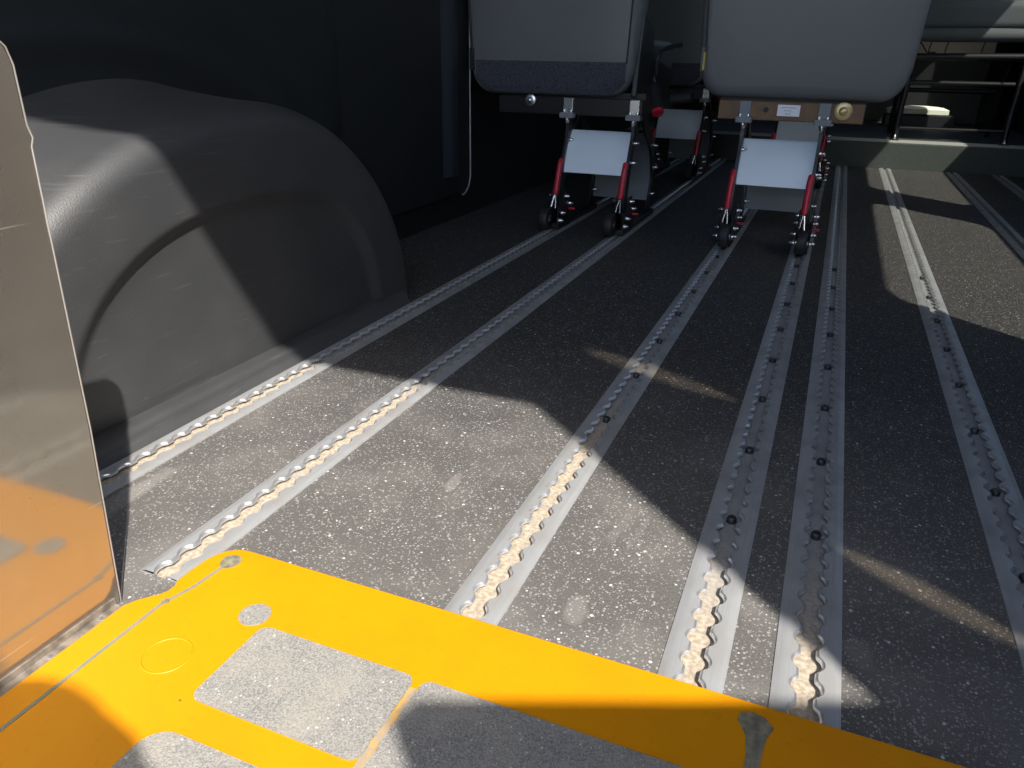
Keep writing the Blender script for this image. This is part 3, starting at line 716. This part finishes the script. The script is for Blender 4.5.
for x in (.30, .36, .49): bt('spring_wire', [(x, 3.75, .50), (x - .006, 3.75, .475), (x - .008, 3.76, .44)], .0022, 'black', 6)
bt('spring_wire', [(0.24, 3.75, .50), (0.262, 3.75, .485), (0.285, 3.75, .455), (0.32, 3.75, .452)], .003, 'black', 6)
bt('side_hook', [(0.655, 3.70, .475), (0.650, 3.70, .46), (0.650, 3.70, .415), (0.665, 3.70, .408), (0.69, 3.70, .408)], .003, 'chrome', 6)
o = MB().prism(round_rect(3.72, 4.25, .535, .64, .03), 'x', 0.10, 0.84).build('cushion', M['cush'], bs, bevel=.01); o.location = boff
o = MB().box(0.10, 0.84, 4.2, 4.30, .60, 1.25).build('backrest', M['cush'], bs, bevel=.03); o.location = boff
o = MB().box(0.20, 0.70, 3.80, 4.20, .425, .45).build('seat_pan', M['black'], bs); o.location = boff
# things beyond the bench
ct = MB().box(0.05, 0.70, 5.0, 5.38, ZSTEP + .0005, .455).build('storage_box', M['blackp'], bevel=.006)
tag(ct, 'black storage box with a dull tan lid, seen past the bench seat tubes', 'box')
MB().box(0.045, 0.705, 4.99, 5.385, .456, .62).build('lid', mat('tan_board', (0.42, 0.37, 0.30), .7), ct, bevel=.006)['label'] = 'dull tan lid'
kit = MB().prism([(4.66, ZSTEP + .0005), (4.86, ZSTEP + .0005), (4.86, .17), (4.66, .168)], 'x', .22, .56)
tag(kit.build('kit_case', M['blackp'], bevel=.006), 'low black case lying on the raised floor ahead of the bench', 'case')
cr_ = [(0.235, 4.67), (0.30, 4.665), (0.52, 4.668), (0.47, 4.71), (0.50, 4.76), (0.40, 4.79), (0.29, 4.80), (0.225, 4.75)]  # pale heap standing in for a daylit patch beyond the bench
rows = [[(.37 + (x - .37) * q, 4.73 + (y - 4.73) * q, .1705 + h) for x, y in cr_] for q, h in ((1.0, 0.0), (1.0, .022), (.8, .034), (.4, .038))]
b = MB().grid(rows, close=True); b.f += [tuple(range(8)), tuple(range(24, 32))]
tag(b.build('daylight_patch', mat('daylight_pale', (0.9, 0.95, 0.82), .8), smooth=True), 'pale greenish heap added for a patch of daylight on the low black case under the bench', 'light_patch')

# ------------------------------------------------------------------ outside: unseen board added at the right jamb to cast shadow, and the photographer
def occluder():
    r = empty('shadow_board', (0.72, -0.19, 0)); off3 = -Vector(r.location)
    tag(r, 'unseen aluminium board added upright at the right door jamb to cast shadow', 'occluder')
    d = Vector((-0.295, -0.129, 0)).normalized(); n = Vector((-d.y, d.x, 0)) * .012; A = Vector((0.778, -0.147, 0)); L = .352
    pts = [(0, 0.01), (0, 1.03), (L - .01, 1.03), (L, 1.02), (L + .05, .01)]
    vs = [A + d * a + Vector((0, 0, z)) + n * s for s in (-.5, .5) for a, z in pts]; k = len(pts)
    o = MB().add(vs, [tuple(range(k))[::-1], tuple(range(k, 2 * k))] + [(i, (i + 1) % k, k + (i + 1) % k, k + i) for i in range(k)]).build('leaf', M['alu'], r); o.location = off3
    o = MB().tube([A + d * a + Vector((0, 0, z)) for a, z in pts], .009, 8).build('rim', M['alu'], r, smooth=True); o.location = off3
occluder()

def person():
    root = empty('person', (0.18, -0.45, ZG))
    tag(root, 'person in a dark blue shirt and jeans standing outside the van holding a phone', 'person')
    V, E_, Rd = [], [], []
    def v(p, r, par=None):
        V.append(p); Rd.append(r); i = len(V) - 1
        if par is not None: E_.append((par, i))
        return i
    pel = v((.20, -.50, .20), (.15, .11)); bel = v((.19, -.49, .32), (.14, .105), pel); ch = v((.18, -.46, .48), (.155, .11), bel); up = v((.175, -.44, .60), (.13, .09), ch)
    nk = v((.17, -.41, .68), (.052, .052), up); hd0 = v((.168, -.38, .73), (.055, .06), nk)
    for sx, knee, foot in ((1, (.31, -.47, -.22), (.32, -.50, -.60)), (-1, (.09, -.47, -.22), (.07, -.50, -.60))):
        hp = v((.20 + sx * .09, -.50, .14), (.095, .095), pel); kn = v(knee, (.062, .062), hp); an = v(foot, (.042, .042), kn); v((foot[0] + sx * .02, foot[1] + .14, -.625), (.042, .03), an)
    for sx, el, wr, hand in ((1, (.37, -.20, .36), (.20, -.02, .375), (.165, .035, .395)), (-1, (-.02, -.50, .33), (.02, -.42, .12), (.03, -.40, .05))):
        sh = v((.175 + sx * .155, -.44, .60), (.062, .062), up); e = v(el, (.043, .043), sh); wv = v(wr, (.028, .026), e); h = v(hand, (.034, .018), wv)
    me = bpy.data.meshes.new('body'); me.from_pydata(V, E_, []); o = bpy.data.objects.new('body', me); C.objects.link(o); o.parent = root; o.location = -Vector(root.location)
    me.materials.append(M['shirt'])
    md = o.modifiers.new('skin', 'SKIN'); md.use_smooth_shade = True
    for i, s in enumerate(me.skin_vertices[0].data): s.radius = Rd[i]; s.use_root = (i == 0)
    o.modifiers.new('sub', 'SUBSURF').render_levels = 2
    # head: an egg with brow, nose and chin, facing the phone
    rows = []
    for i in range(25):
        ph = math.pi * i / 24; row = []
        for k in range(32):
            t = 2 * math.pi * k / 32; x = math.sin(ph) * math.sin(t); y = math.sin(ph) * math.cos(t); z = math.cos(ph)
            rx = .074 * (1 - .22 * max(0, -z)); ry = .092 * (1 - .10 * max(0, -z)); rz = .115
            front = max(0, math.cos(t)) ** 8 * math.sin(ph)
            y2 = y * ry + front * (.020 * math.exp(-((z + .18) / .16) ** 2) + .006 * math.exp(-((z + .85) / .15) ** 2) + .005 * math.exp(-((z - .22) / .1) ** 2)) 
            for ex in (-.35, .35): y2 -= .010 * math.exp(-((x - ex) / .16) ** 2 - ((z - .03) / .12) ** 2) * (y > 0)
            row.append((.180 + x * rx * 1.1, -.362 + y2 * 1.08, .845 + z * rz - .25 * (y2) ))
        rows.append(row)
    hd = MB().grid(rows, close=True).build('head', M['skin'], root, smooth=True); hd.location = -Vector(root.location)
    for sx in (-1, 1):
        ear = MB().lathe([(0, .006), (.006, .017), (.012, .019), (.016, .010), (.017, .0)], (.180 + sx * .072, -.372, .835), (sx, -.3, 0), 12).build('ear', M['skin'], hd, smooth=True)
    rows = []
    for i in range(13):
        ph = math.pi * .56 * i / 12
        rows.append([(.180 + .089 * math.sin(ph) * math.sin(2 * math.pi * k / 28), -.374 + .102 * math.sin(ph) * math.cos(2 * math.pi * k / 28) * (.86 if math.cos(2 * math.pi * k / 28) > 0 else 1.0), .862 + .108 * math.cos(ph) + .02 * max(0, math.cos(2 * math.pi * k / 28)) * math.sin(ph)) for k in range(28)])
    hr = MB().grid(rows, close=True).build('hair', M['hair'], root, smooth=True); hr.location = -Vector(root.location)
    # fingers of the two hands, curled behind the phone
    for hx, hy, hz, sx in ((.165, .035, .395, -1), (.03, -.40, .05, 1)):
        for k in range(5):
            b0 = Vector((hx + sx * .006, hy - .004 + .004 * k, hz - .016 + .011 * k)); L = (.038, .050, .054, .050, .040)[k]
            fd = Vector((sx * .9, sx * -.15 if k < 4 else .3, .12 if k < 4 else .4)).normalized()
            f = MB().tube([b0, b0 + fd * L * .45, b0 + fd * L * .8 + Vector((0, .004, .004)), b0 + fd * L + Vector((0, .008, .004))], [.0085, .008, .007, .004], 8).build('finger', M['skin'], root, smooth=True)
            f.location = -Vector(root.location)
    return root
person()
# the phone, just behind the lens
ph = empty('phone', (0, 0, .4)); tag(ph, 'slim black phone held sideways in both hands at the doorway', 'phone')
def loc(a, b_, c): return ix * a - iy * b_ - fw * c
vs = [loc(a, b_, c) for c in (.004, .012) for a, b_ in round_rect(-.012, .135, -.058, .005, .004, 4)]
k = len(vs) // 2
MB().add(vs, [tuple(range(k))[::-1], tuple(range(k, 2 * k))] + [(i, (i + 1) % k, k + (i + 1) % k, k + i) for i in range(k)]).build('phone_body', M['blackp'], ph, smooth=True)
